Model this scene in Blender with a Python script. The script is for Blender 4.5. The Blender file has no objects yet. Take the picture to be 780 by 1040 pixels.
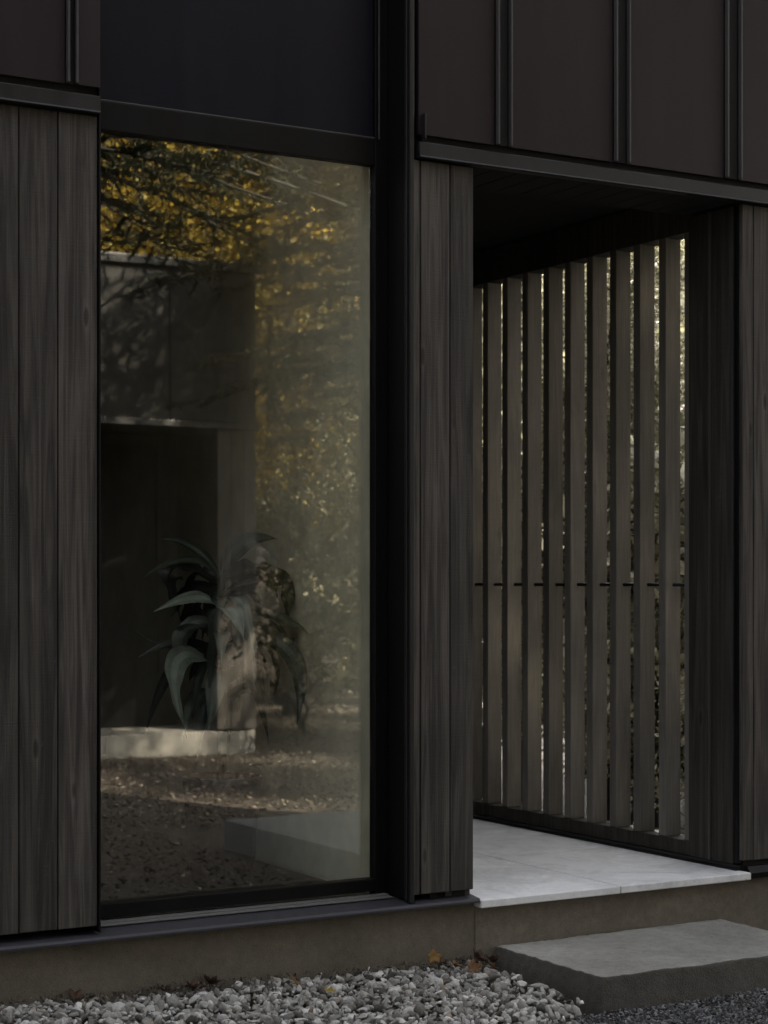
import bpy, bmesh, math, random
import numpy as np
from mathutils import Vector, Matrix, noise

R = math.radians
rng = np.random.default_rng(7)
random.seed(7)
sc = bpy.context.scene
COL = sc.collection

# ------------------------------------------------------------------ materials
class NT:
    def __init__(s, name):
        s.m = bpy.data.materials.new(name); s.m.use_nodes = True
        s.n = s.m.node_tree.nodes; s.l = s.m.node_tree.links
        s.n.clear(); s.out = s.n.new('ShaderNodeOutputMaterial')
    def add(s, t, **kw):
        x = s.n.new(t)
        for k, v in kw.items(): setattr(x, k, v)
        return x
    def link(s, a, b): s.l.new(a, b)
    def val(s, sock, v):
        if hasattr(v, 'is_output') or isinstance(v, bpy.types.NodeSocket): s.l.new(v, sock)
        else: sock.default_value = v
    def coord(s, scale=(1, 1, 1), off=None):
        tc = s.add('ShaderNodeTexCoord'); mp = s.add('ShaderNodeMapping')
        s.link(tc.outputs['Object'], mp.inputs['Vector']); mp.inputs['Scale'].default_value = scale
        if off is not None: s.link(off, mp.inputs['Location'])
        return mp.outputs['Vector']
    def noise(s, vec, scale=1, detail=4, rough=.55, dist=0):
        x = s.add('ShaderNodeTexNoise'); s.link(vec, x.inputs['Vector'])
        x.inputs['Scale'].default_value = scale; x.inputs['Detail'].default_value = detail
        x.inputs['Roughness'].default_value = rough; x.inputs['Distortion'].default_value = dist
        return x.outputs['Fac']
    def ramp(s, fac, stops):
        x = s.add('ShaderNodeValToRGB'); s.link(fac, x.inputs['Fac'])
        e = x.color_ramp.elements
        while len(e) < len(stops): e.new(.5)
        for i, (p, c) in enumerate(stops):
            e[i].position = p
            e[i].color = tuple(c) + (1,) if hasattr(c, '__len__') else (c, c, c, 1)
        return x.outputs['Color']
    def math(s, op, a, b=0.0, clamp=False):
        x = s.add('ShaderNodeMath', operation=op); x.use_clamp = clamp
        s.val(x.inputs[0], a); s.val(x.inputs[1], b); return x.outputs[0]
    def mul(s, a, b, fac=1.0, mode='MULTIPLY'):
        x = s.add('ShaderNodeMix', data_type='RGBA', blend_type=mode)
        s.val(x.inputs[0], fac); s.val(x.inputs[6], a if not isinstance(a, tuple) else a + (1,))
        s.val(x.inputs[7], b if not isinstance(b, tuple) else b + (1,)); return x.outputs[2]
    def attr(s, name):
        x = s.add('ShaderNodeAttribute'); x.attribute_name = name; return x.outputs['Fac']
    def bump(s, h, strength=.3, dist=.01, normal=None):
        x = s.add('ShaderNodeBump'); s.link(h, x.inputs['Height'])
        x.inputs['Strength'].default_value = strength; x.inputs['Distance'].default_value = dist
        if normal is not None: s.link(normal, x.inputs['Normal'])
        return x.outputs['Normal']
    def bsdf(s, color, rough=.6, metal=0, normal=None, spec=.5):
        b = s.add('ShaderNodeBsdfPrincipled')
        s.val(b.inputs['Base Color'], color + (1,) if isinstance(color, tuple) else color)
        s.val(b.inputs['Roughness'], rough); b.inputs['Metallic'].default_value = metal
        b.inputs['Specular IOR Level'].default_value = spec
        if normal is not None: s.link(normal, b.inputs['Normal'])
        s.link(b.outputs[0], s.out.inputs['Surface']); return b

def wood(name, dark, light, rough=.7, saw=.5, scuff=.085, con=.12, kn_=.75):
    t = NT(name); tone = t.attr('tone')
    o = t.add('ShaderNodeCombineXYZ')
    t.link(t.math('MULTIPLY', tone, 7.3), o.inputs[0]); t.link(t.math('MULTIPLY', tone, 5.1), o.inputs[1])
    t.link(t.math('MULTIPLY', tone, 9.7), o.inputs[2])
    off = o.outputs[0]
    grain = t.noise(t.coord((26, 26, 1.0), off), 1, 6, .58, 1.6)
    fine = t.noise(t.coord((190, 190, 5), off), 1, 3, .6)
    blot = t.noise(t.coord((5, 5, 1.6), off), 1, 4, .6, .6)
    kerf = t.noise(t.coord((5, 5, 260), off), 1, 3, .7)
    kn = t.add('ShaderNodeTexVoronoi'); kn.inputs['Scale'].default_value = 1
    t.link(t.coord((9, 9, 2.6), off), kn.inputs['Vector'])
    knot = t.ramp(kn.outputs['Distance'], [(.0, .2), (.07, .4), (.11, 1.35), (.2, 1)])
    c = t.ramp(grain, [(.5 - con, dark), (.5 + con, light)])
    c = t.mul(c, t.ramp(fine, [(.3, .84), (.7, 1.13)]))
    c = t.mul(c, t.ramp(blot, [(.25, .70), (.75, 1.28)]))
    c = t.mul(c, t.ramp(kerf, [(.35, .965), (.65, 1.03)]))
    c = t.mul(c, knot, kn_)
    c = t.mul(c, t.ramp(tone, [(0, .74), (1, 1.26)]))
    # a few pale scuffs
    sc_ = t.noise(t.coord((38, 38, 16), off), 1, 6, .78, 2.4)
    c = t.mul(c, (scuff, scuff, scuff * .95), t.ramp(sc_, [(.60, 0), (.70, .7)]), 'MIX')
    h = t.math('ADD', t.math('MULTIPLY', grain, .8), t.math('ADD', t.math('MULTIPLY', kerf, saw), t.math('MULTIPLY', fine, .4)))
    t.bsdf(c, t.ramp(blot, [(.2, rough - .12), (.8, rough + .1)]), 0, t.bump(h, .6, .005), .28)
    return t.m

def metal(name, col, rough=.45, spec=.5, dirt=.2):
    t = NT(name)
    a = t.noise(t.coord((1.3, 1.3, .5)), 1, 3, .5)
    b = t.noise(t.coord((40, 40, 40)), 1, 4, .6)
    c = t.mul(col, t.ramp(a, [(.25, .85), (.75, 1.15)]))
    dust = t.noise(t.coord((11, 11, 1.3)), 1, 6, .7, .6)
    c = t.mul(c, (.05, .043, .042), t.ramp(dust, [(.45, 0), (.8, dirt)]), 'MIX')
    h = t.math('ADD', t.math('MULTIPLY', a, 6), t.math('MULTIPLY', b, .05))
    t.bsdf(c, t.ramp(dust, [(.3, rough - .06), (.8, rough + .12)]), 0, t.bump(h, .16, .012), spec)
    return t.m

def concrete(name, dark, light, rough=.85, bump=.4, sp=1.0, stain=True, scuff=0.0):
    t = NT(name)
    a = t.noise(t.coord((1.6, 1.6, 2.4)), 1, 6, .6, .4)
    b = t.noise(t.coord((28, 28, 28)), 1, 5, .65)
    f = t.noise(t.coord((210, 210, 210)), 1, 2, .6)
    c = t.ramp(a, [(.28, dark), (.72, light)])
    c = t.mul(c, t.ramp(b, [(.28, .8), (.72, 1.16)]), sp)
    c = t.mul(c, t.ramp(f, [(.3, .86), (.7, 1.12)]), sp)
    if scuff:
        w1 = t.noise(t.coord((3.2, 3.2, 3.2)), 1, 7, .72, 1.5)
        c = t.mul(c, t.ramp(w1, [(.35, .74), (.55, 1.03)]), scuff)
        g1 = t.noise(t.coord((75, 75, 75)), 1, 2, .5)
        c = t.mul(c, t.ramp(g1, [(.24, .35), (.30, 1)]), scuff)
    if stain:
        v = t.add('ShaderNodeTexVoronoi'); v.inputs['Scale'].default_value = 1
        t.link(t.coord((70, 70, 70)), v.inputs['Vector'])
        c = t.mul(c, t.ramp(v.outputs['Distance'], [(.0, .45), (.13, .6), (.2, 1)]), .7 * sp)
    h = t.math('ADD', t.math('MULTIPLY', b, .7), t.math('MULTIPLY', f, .45))
    t.bsdf(c, rough, 0, t.bump(h, bump, .010))
    return t.m

def plain(name, col, rough=.7, spec=.5):
    t = NT(name)
    a = t.noise(t.coord((6, 6, 6)), 1, 4, .6)
    t.bsdf(t.mul(col, t.ramp(a, [(.3, .85), (.7, 1.12)])), rough, 0, None, spec)
    return t.m

def leafmat(name, stops, trans=.35, rough=.5, vein=False, spec=.4):
    t = NT(name); tone = t.attr('tone')
    c = t.ramp(tone, stops)
    c = t.mul(c, t.ramp(t.noise(t.coord((25, 25, 25)), 1, 3), [(.3, .8), (.7, 1.15)]))
    nrm = None
    if vein:
        nrm = t.bump(t.noise(t.coord((50, 50, 20)), 1, 3), .3, .004)
    b = t.bsdf(c, rough, 0, nrm, spec)
    tr = t.add('ShaderNodeBsdfTranslucent'); t.link(c, tr.inputs['Color'])
    mx = t.add('ShaderNodeMixShader'); mx.inputs[0].default_value = trans
    t.link(b.outputs[0], mx.inputs[1]); t.link(tr.outputs[0], mx.inputs[2]); t.link(mx.outputs[0], t.out.inputs['Surface'])
    return t.m

def stone(name, stops, rough=.8, bump=.4, sc_=60):
    t = NT(name); tone = t.attr('tone')
    c = t.ramp(tone, stops)
    n = t.noise(t.coord((sc_, sc_, sc_)), 1, 5, .65)
    c = t.mul(c, t.ramp(n, [(.28, .72), (.72, 1.2)]))
    t.bsdf(c, rough, 0, t.bump(n, bump, .004))
    return t.m

M = {}
M['wood'] = wood('weathered_dark_wood', (.030, .0268, .0236), (.078, .0706, .0628))
M['wood_black'] = wood('black_stained_wood', (.028, .025, .021), (.056, .051, .044))
M['wood_slat'] = wood('brown_grey_slat_wood', (.145, .135, .119), (.215, .201, .178), .75, .25, .12, .3, .15)
M['wood_grey'] = wood('silvered_wood', (.05, .045, .04), (.115, .103, .09))
M['metal_upper'] = metal('plum_black_metal', (.0235, .017, .0198), .45, .2)
M['metal_studio'] = metal('studio_grey_metal', (.026, .025, .0225), .5, .3)
M['track'] = metal('pale_grey_track', (.15, .15, .145), .4)
M['metal_frame'] = metal('black_frame_metal', (.004, .004, .0048), .45, .2, .04)
M['metal_flash'] = metal('charcoal_flashing', (.0125, .012, .013), .38, .38)
M['metal_sill'] = metal('slate_sill_metal', (.04, .04, .048), .4, .4)
M['metal_span'] = metal('blue_black_panel', (.0052, .0055, .0125), .4, .2, .02)
M['bead'] = metal('grey_glazing_bead', (.055, .054, .054), .35)
M['plinth'] = concrete('brown_render', (.115, .099, .074), (.18, .157, .122), .9, .45)
M['step'] = concrete('step_shaded_concrete', (.065, .059, .050), (.125, .115, .10), .9, .9)  # darker copy for the step's sides, their shade put into the colour
M['step_top'] = concrete('step_lit_pitted_concrete', (.19, .182, .168), (.37, .357, .33), .9, 1.0)  # paler copy for the step's top, light from above put into the colour
M['slab'] = concrete('pale_stone_slab', (.66, .66, .665), (.79, .79, .795), .62, .12, .35, False, .8)
M['slab_out'] = concrete('cast_concrete', (.14, .14, .138), (.22, .22, .215), .8, .3, .6)
M['base'] = concrete('pale_base_concrete', (.19, .18, .16), (.27, .255, .23), .8, .3, .6)
M['plaster'] = plain('pale_plaster', (.93, .85, .68), .8)
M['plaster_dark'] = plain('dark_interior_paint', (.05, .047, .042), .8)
M['floor_in'] = wood('dark_interior_floor', (.03, .027, .024), (.06, .054, .048), .5)
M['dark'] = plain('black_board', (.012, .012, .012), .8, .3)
M['pot'] = plain('black_ceramic', (.02, .02, .02), .4)
M['leaf_in'] = leafmat('glossy_house_plant_leaf', [(0, (.010, .017, .011)), (.3, (.02, .032, .022)), (.6, (.16, .18, .155)), (1, (.46, .50, .44))], .1, .36, True)
M['leaf_gold'] = leafmat('golden_autumn_leaf', [(0, (.18, .12, .03)), (.35, (.42, .28, .04)), (.65, (.62, .46, .06)), (.85, (.60, .50, .18)), (1, (.5, .46, .32))], .4)
M['leaf_green'] = leafmat('dull_green_leaf', [(0, (.06, .06, .035)), (.5, (.24, .23, .14)), (1, (.66, .64, .52))], .5)
M['leaf_mixed'] = leafmat('pale_olive_leaf', [(0, (.10, .09, .05)), (.5, (.24, .22, .12)), (1, (.48, .44, .30))], .4)
M['needle'] = leafmat('conifer_needle', [(0, (.006, .008, .004)), (.6, (.014, .017, .007)), (1, (.032, .033, .014))], .12, .8, False, .15)
M['bark'] = stone('grey_bark', [(0, (.018, .016, .013)), (1, (.05, .044, .038))], .9, .8, 14)
M['litter'] = leafmat('dry_leaf_litter', [(0, (.04, .031, .023)), (.55, (.12, .095, .074)), (.85, (.27, .22, .175)), (1, (.5, .44, .37))], .15, .7)
M['dead_leaf'] = leafmat('fallen_leaf', [(0, (.035, .022, .014)), (.35, (.13, .055, .025)), (.7, (.24, .13, .035)), (1, (.34, .24, .05))], .2, .6, True)
M['gravel'] = stone('pale_grey_pebble', [(0, (.05, .045, .04)), (.2, (.18, .168, .15)), (.5, (.33, .315, .29)), (.8, (.46, .445, .42)), (.95, (.64, .62, .59)), (1, (.22, .16, .11))], .8, .5, 90)
M['gravel_dark'] = stone('dark_crushed_stone', [(0, (.035, .035, .037)), (.6, (.10, .10, .105)), (1, (.22, .22, .225))], .8, .5, 120)

def ground_mat():
    t = NT('forest_floor')
    a = t.noise(t.coord((.5, .5, .5)), 1, 5, .6, .5)
    b = t.noise(t.coord((14, 14, 14)), 1, 6, .7)
    c = t.ramp(a, [(.3, (.035, .029, .023)), (.55, (.085, .068, .053)), (.75, (.045, .041, .031))])
    c = t.mul(c, t.ramp(b, [(.25, .4), (.75, 1.6)]))
    b2 = t.noise(t.coord((70, 70, 70)), 1, 4, .7)
    c = t.mul(c, t.ramp(b2, [(.3, .45), (.7, 1.6)]))
    t.bsdf(c, .95, 0, t.bump(b, .8, .03)); return t.m
M['ground'] = ground_mat()

def glass_mat():
    t = NT('coated_window_glass')
    lw = t.add('ShaderNodeLayerWeight'); lw.inputs['Blend'].default_value = .5
    f = t.math('ADD', .145, t.math('MULTIPLY', t.math('POWER', lw.outputs['Facing'], 5), .875), True)
    g = t.add('ShaderNodeBsdfGlossy'); g.inputs['Roughness'].default_value = 0
    g.inputs['Color'].default_value = (1, .985, .95, 1)
    wav = t.noise(t.coord((1.1, 1.1, .9)), 1, 1, .4)
    t.link(t.bump(wav, .05, .02), g.inputs['Normal'])
    tr = t.add('ShaderNodeBsdfTransparent'); tr.inputs['Color'].default_value = (.93, .95, .93, 1)
    mx = t.add('ShaderNodeMixShader'); t.link(f, mx.inputs[0])
    t.link(tr.outputs[0], mx.inputs[1]); t.link(g.outputs[0], mx.inputs[2]); t.link(mx.outputs[0], t.out.inputs['Surface'])
    return t.m
M['glass'] = glass_mat()

# ------------------------------------------------------------------ mesh tools
class MB:
    """collects shapes (world coordinates) into one mesh object"""
    def __init__(s): s.v = []; s.f = []; s.t = []; s.n = 0
    def raw(s, v, f, tone=.5):
        v = np.asarray(v, float); s.v.append(v)
        s.f += [tuple(int(i) + s.n for i in q) for q in f]
        s.t += [tone] * len(f); s.n += len(v); return s
    def box(s, x0, x1, y0, y1, z0, z1, tone=.5):
        v = [(x, y, z) for x in (x0, x1) for y in (y0, y1) for z in (z0, z1)]
        return s.raw(v, [(0, 1, 3, 2), (4, 6, 7, 5), (0, 4, 5, 1), (2, 3, 7, 6), (0, 2, 6, 4), (1, 5, 7, 3)], tone)
    def prism(s, prof, a0, a1, axis='x', tone=.5):
        """profile polygon swept along an axis; prof of (y,z) for x, (x,z) for y, (x,y) for z"""
        n = len(prof); v = []
        for a in (a0, a1):
            for p, q in prof:
                v.append({'x': (a, p, q), 'y': (p, a, q), 'z': (p, q, a)}[axis])
        f = [tuple(range(n))[::-1], tuple(range(n, 2 * n))] + [(i, (i + 1) % n, n + (i + 1) % n, n + i) for i in range(n)]
        return s.raw(v, f, tone)
    def tube(s, pts, rad, k=7, tone=.5):
        pts = [Vector(p) for p in pts]; v = []; f = []
        if not hasattr(rad, '__len__'): rad = [rad] * len(pts)
        up = Vector((0, 0, 1))
        for i, p in enumerate(pts):
            d = (pts[min(i + 1, len(pts) - 1)] - pts[max(i - 1, 0)]).normalized()
            a = d.cross(up if abs(d.z) < .9 else Vector((1, 0, 0))).normalized(); b = d.cross(a)
            for j in range(k):
                th = 2 * math.pi * j / k
                v.append(p + (a * math.cos(th) + b * math.sin(th)) * rad[i])
        for i in range(len(pts) - 1):
            for j in range(k):
                f.append((i * k + j, i * k + (j + 1) % k, (i + 1) * k + (j + 1) % k, (i + 1) * k + j))
        f.append(tuple(range(k))[::-1]); f.append(tuple((len(pts) - 1) * k + j for j in range(k)))
        return s.raw(v, f, tone)
    def build(s, name, mat, parent=None, bevel=0, smooth=False, fix=True):
        off = np.zeros(3)
        if parent is not None:
            p = parent
            while p is not None: off += np.array(p.location); p = p.parent
        me = bpy.data.meshes.new(name)
        v = np.concatenate(s.v) - off
        me.from_pydata(v.tolist(), [], s.f); me.update()
        at = me.attributes.new('tone', 'FLOAT', 'FACE'); at.data.foreach_set('value', np.asarray(s.t, np.float32))
        if fix:
            bm = bmesh.new(); bm.from_mesh(me); bmesh.ops.recalc_face_normals(bm, faces=bm.faces); bm.to_mesh(me); bm.free()
        me.materials.append(mat)
        if smooth: me.polygons.foreach_set('use_smooth', [True] * len(me.polygons))
        o = bpy.data.objects.new(name, me); COL.objects.link(o)
        if parent is not None: o.parent = parent
        if bevel:
            b = o.modifiers.new('bevel', 'BEVEL'); b.width = bevel; b.segments = 2; b.limit_method = 'ANGLE'
        return o

def quads(name, V, tone, mat, parent=None, origin=(0, 0, 0), nv=4):
    """many separate leaf faces at once. V: (n, nv, 3)"""
    n = len(V); me = bpy.data.meshes.new(name)
    me.vertices.add(n * nv); me.vertices.foreach_set('co', (V.reshape(-1, 3) - np.asarray(origin)).astype(np.float32).ravel())
    me.loops.add(n * nv); me.loops.foreach_set('vertex_index', np.arange(n * nv, dtype=np.int32))
    me.polygons.add(n); me.polygons.foreach_set('loop_start', np.arange(0, n * nv, nv, dtype=np.int32))
    me.update(calc_edges=True)
    at = me.attributes.new('tone', 'FLOAT', 'FACE'); at.data.foreach_set('value', np.asarray(tone, np.float32))
    me.materials.append(mat)
    o = bpy.data.objects.new(name, me); COL.objects.link(o)
    if parent is not None: o.parent = parent
    return o

def tag(o, label=None, cat=None, group=None, kind=None):
    if label: o['label'] = label
    if cat: o['category'] = cat
    if group: o['group'] = group
    if kind: o['kind'] = kind
    return o
def empty(name, loc, label, cat, group=None):
    o = bpy.data.objects.new(name, None); COL.objects.link(o); o.location = loc; o.empty_display_size = .2
    return tag(o, label, cat, group)
def copy_tree(o, parent=None):
    c = o.copy(); COL.objects.link(c)
    if parent is not None: c.parent = parent
    for ch in list(o.children): copy_tree(ch, c)
    return c

# ================================================================== THE HOUSE
H = empty('house', (3.0, 0.0, 0.0), 'dark timber and black metal house with tall window and slatted porch screen', 'house')
FZ = 0.28            # porch floor level
WT = 3.10            # top of the timber storey
UP = 3.195           # underside of the metal storey

def boards_x(x0, edges, z0, z1, y=0.0, th=.022, mat='wood', name='wood_cladding', gap=.0045):
    m = MB(); e = [x0] + edges
    for a, b in zip(e[:-1], e[1:]):
        j = random.uniform(-.0012, .0012)
        m.box(a + gap / 2, b - gap / 2, y + j, y + th, z0 + random.uniform(-.002, .002), z1, random.random())
    return m
def lined(m, x0, x1, z0, z1, y=.022):
    m.box(x0 + .002, x1 - .002, y + .001, y + .02, z0 + .004, z1, 0.0)
    return m

# timber cladding, left of the window
m = boards_x(.15, [.29, .427, .567, .705, .845, .984, 1.124, 1.264, 1.404, 1.544, 1.684, 1.824, 1.966, 2.106, 2.244, 2.388], .323, WT)
m.build('wood_cladding', M['wood'], H, .002)
MB().box(.15, 2.384, .024, .2, .33, WT).build('wall_core', M['dark'], H)
# column between window and porch
m = boards_x(3.653, [3.687, 3.820, 3.928], .320, WT)
m.box(3.9015, 3.927, .024, 2.75, .29, WT, .35)
m.build('wood_cladding', M['wood'], H, .003)
MB().box(3.745, 3.9, .024, 2.75, .29, WT).build('wall_core', M['dark'], H)
MB().box(3.80, 3.83, .004, .02, .302, .318).build('bracket', M['metal_flash'], H, .001)
# right of the porch; run lengthened out of view to shade the yard
m = boards_x(5.282, [5.345, 5.485, 5.624, 5.764, 5.904, 6.044, 6.184, 6.324, 6.464, 6.604, 6.744, 6.884, 7.024, 7.164, 7.304, 7.444, 7.584, 7.724, 7.864, 8.004, 8.144, 8.284, 8.424, 8.564, 8.70], .325, WT)
m.build('wood_cladding', M['wood'], H, .002)
MB().box(5.31, 8.70, .024, .33, .255, WT + .068).build('wall_core', M['dark'], H)
# return of that wall, facing the porch
m = MB()
m.box(5.277, 5.299, .198, .3435, .305, WT, .35)
m.box(5.2785, 5.299, .058, .1955, .305, WT, .2)
m.build('wood_cladding', M['wood_black'], H, .002)
MB().box(5.283, 5.302, .026, .054, .31, WT).build('corner_trim', M['metal_frame'], H, .003)
MB().box(5.266, 5.2765, .192, .2005, .306, WT - .001).build('cover_strip', M['bead'], H, .001)

# metal storey: panels with raised seams
def panel(x0, x1, z0=UP, z1=6.0, y=-.012, mat='metal_upper', name='metal_panel'):
    return MB().box(x0, x1, y, y + .02, z0, z1).build(name, M[mat], H, .002)
def seam(x0, x1, z0=UP + .002, z1=6.0):
    m = MB()
    m.box(x0, x0 + .007, -.034, -.013, z0, z1); m.box(x1 - .007, x1, -.034, -.013, z0, z1)
    MB().box(x0 + .0095, x1 - .0095, -.011, .004, z0, z1).build('seam_channel', M['dark'], H)
    return m.build('panel_seam', M['bead'], H, .0012)
for a, b in ((.20, .78), (.845, 1.50), (1.56, 2.265)): panel(a, b)
for a, b in ((.7825, .8425), (1.5025, 1.5575), (2.2675, 2.305)): seam(a, b)
panel(2.309, 2.388, y=-.02)
for a, b in ((3.672, 4.018), (4.091, 4.590), (4.668, 5.172), (5.258, 5.76), (5.838, 6.34), (6.418, 6.92), (6.998, 7.50), (7.578, 8.08), (8.158, 8.68)): panel(a, b)
for a, b in ((4.021, 4.088), (4.593, 4.665), (5.175, 5.255), (5.763, 5.835), (6.343, 6.415), (6.923, 6.995), (7.503, 7.575), (8.083, 8.155)): seam(a, b)
MB().box(3.683, 3.690, -.04, -.014, UP - .02, UP + .075).build('end_tab', M['metal_flash'], H, .001)
MB().box(.15, 2.39, .012, .22, WT + .001, 6.0).build('wall_core', M['dark'], H)
MB().box(3.70, 8.70, .012, .22, WT + .07, 6.0).build('wall_core', M['dark'], H)

# flashing between the storeys: face, drip lip and dark slot above
def flashing(x0, x1):
    prof = [(.021, 3.108), (-.030, 3.104), (-.0345, 3.107), (-.028, 3.114), (-.026, 3.162), (-.022, 3.166), (.011, 3.176), (.011, 3.168), (.021, 3.16)]
    m = MB().prism([(a, b) for a, b in prof], x0, x1)
    return m.build('flashing', M['metal_flash'], H)
flashing(.16, 2.386); flashing(3.668, 8.71)

# plinth and sill
m = MB().box(.15, 3.945, .018, .25, -.3, .279); m.build('foundation', M['plinth'], H)
m = MB().box(3.9455, 8.70, .014, .25, -.3, .2485); m.build('foundation', M['plinth'], H)
prof = [(.018, .281), (-.024, .276), (-.031, .272), (-.031, .280), (-.026, .288), (.10, .303), (.10, .281)]
MB().prism(prof, .15, 3.938).build('sill_flashing', M['metal_sill'], H)
prof = [(.011, .2505), (-.010, .250), (-.014, .272), (.0, .300), (.022, .300), (.022, .2505)]
MB().prism(prof, 5.312, 8.70).build('sill_flashing', M['metal_frame'], H)

# window: deep black frame, panel over a transom
W0, W1 = 2.392, 3.626
FY = .14
m = MB()
m.box(W0 + .002, W0 + .030, FY - .05, .185, .306, 6.0)                       # left jamb
m.box(3.571, W1, FY, .185, .306, 6.0)                                        # right stile
m.box(W0 + .031, 3.569, FY, .185, .322, .371)                               # bottom rail
m.box(W0 + .031, 3.569, FY + .001, .185, 3.096, 3.196)                      # transom
m.build('window_frame', M['metal_frame'], H, .002); WF = bpy.context.scene.objects['window_frame']
MB().box(W0 + .031, 3.5685, .170, .178, .362, 3.105).build('glass', M['glass'], WF)
MB().box(W0 + .032, 3.567, FY + .012, FY + .03, 3.2035, 6.0).build('spandrel_panel', M['metal_span'], WF)
m = MB(); m.box(W0 + .032, 3.569, FY + .001, FY + .014, 3.197, 3.2025); m.box(3.5835, 3.590, FY - .004, FY - .0005, 3.197, 6.0)
m.build('glazing_bead', M['bead'], WF, .001)
m = MB(); m.box(W0 + .032, 3.5675, .1375, .1395, .3655, .3715); m.build('glazing_bead', M['metal_flash'], WF)
# track in front of the bottom rail
m = MB(); m.box(W0, 3.61, .103, .138, .2835, .313); m.box(W0, 3.61, .07, .101, .3035, .3085)
m.build('sill_track', M['track'], H, .0015)
# right reveal and bright edge trim running the full height
MB().box(3.6275, 3.648, .012, .22, .3045, 6.0).build('reveal', M['metal_frame'], H)
m = MB(); m.box(3.630, 3.650, -.018, .011, .292, 6.0); m.box(3.6215, 3.6285, -.006, .010, .300, 6.0)
m.build('edge_trim', M['metal_flash'], H, .003)
m = MB(); m.box(2.389, 2.3955, -.008, .20, .300, 6.0); m.build('edge_trim', M['metal_frame'], H, .001)

# porch floor: big pale slabs
ed = [3.905, 4.612, 5.303]
for (a, b) in zip(ed[:-1], ed[1:]):
    for y0, y1 in ((-.036, .90), (.904, 1.84), (1.844, 2.75)):
        MB().box(a + (.003 if a > 4 else (.036 if y0 < 0 else .03)), b - .003, y0, y1, .2495, FZ).build('floor_slab', M['slab'], H, .004)
MB().box(3.93, 5.43, .26, 2.9, -.2, .248).build('foundation', M['plinth'], H)
# porch ceiling, front soffit ribs and back wall
m = MB()
for i in range(12):
    a = 3.932 + i * .115
    m.box(a, min(a + .1125, 5.276), .024, .36, WT + .012, WT + .03, random.random())
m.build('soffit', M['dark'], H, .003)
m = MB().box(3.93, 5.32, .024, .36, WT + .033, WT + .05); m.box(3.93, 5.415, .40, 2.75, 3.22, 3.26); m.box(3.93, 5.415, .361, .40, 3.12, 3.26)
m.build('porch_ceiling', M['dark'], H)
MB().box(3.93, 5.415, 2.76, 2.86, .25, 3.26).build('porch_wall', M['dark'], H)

# slatted screen
scr = MB().box(5.292, 5.412, .346, 2.755, .303, .366).build('slatted_screen', M['wood_black'], H, .003)
MB().box(5.300, 5.40, .346, 2.755, 3.044, 3.215).build('top_rail', M['wood_black'], scr, .003)
prof = [(5.272, .281), (5.272, .286), (5.285, .288), (5.285, .302), (5.40, .302), (5.40, .281)]
MB().prism(prof, .03, 2.75, 'y').build('threshold', M['metal_flash'], H)
for k in range(-1, 12):
    y = .530 + .179 * k + random.uniform(-.002, .002)
    j = random.uniform(-.002, .002)
    s = MB().box(5.300 + j, 5.385 + j, y, y + .050, .3665, 3.0435, random.random())
    s.build('slat', M['wood_slat'], scr, .0025)
m = MB().tube([(5.345, .345, 1.492), (5.345, 2.75, 1.492)], .008, 8); m.build('tie_rod', M['metal_frame'], scr, smooth=True)

# interior, roof and the rest of the shell
m = MB()
m.box(3.597, 3.735, .222, 3.3, .3, 6.0); m.box(W0 - .04, 3.735, .2245, .30, 3.21, 6.0)
m.build('interior_wall', M['plaster'], H)
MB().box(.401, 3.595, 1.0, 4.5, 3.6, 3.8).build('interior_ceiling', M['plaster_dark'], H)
MB().box(.401, 3.595, .98, 1.05, 3.802, 5.998).build('interior_wall', M['plaster'], H)  # added pale light-well wall, bounces light from the roof opening downwards
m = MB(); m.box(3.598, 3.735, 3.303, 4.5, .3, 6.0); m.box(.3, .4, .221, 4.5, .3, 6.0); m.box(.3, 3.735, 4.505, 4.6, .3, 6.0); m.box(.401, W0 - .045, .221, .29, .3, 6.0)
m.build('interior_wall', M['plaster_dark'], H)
MB().box(.3, 3.73, .222, 4.5, .20, .2995).build('interior_floor', M['floor_in'], H)
m = MB(); m.box(.1, .148, 0, 6, -.3, 6.0); m.box(.1, 5.47, 6.0, 6.1, -.3, 6.0); m.box(5.42, 5.47, .225, 5.995, 3.105, 6.0)
m.box(5.42, 5.47, 2.9, 5.99, -.3, 3.10)
m.build('outer_wall', M['metal_upper'], H)
MB().box(3.74, 5.415, .23, 6.0, 3.27, 3.4).build('floor_deck', M['dark'], H)
m = MB()      # flat roof; invented opening lets extra sky light onto room wall and plant
KX0, KX1, KY0, KY1 = .45, 3.59, .31, .97
m.box(.05, KX0, -.08, 6.15, 6.0, 6.2); m.box(KX1, 5.50, -.08, 6.15, 6.0, 6.2); m.box(5.501, 8.72, -.08, .25, 6.0, 6.2); m.box(KX0, KX1, -.08, KY0, 6.0, 6.2); m.box(KX0, KX1, KY1, 6.15, 6.0, 6.2)
m.build('roof', M['metal_frame'], H)

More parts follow.
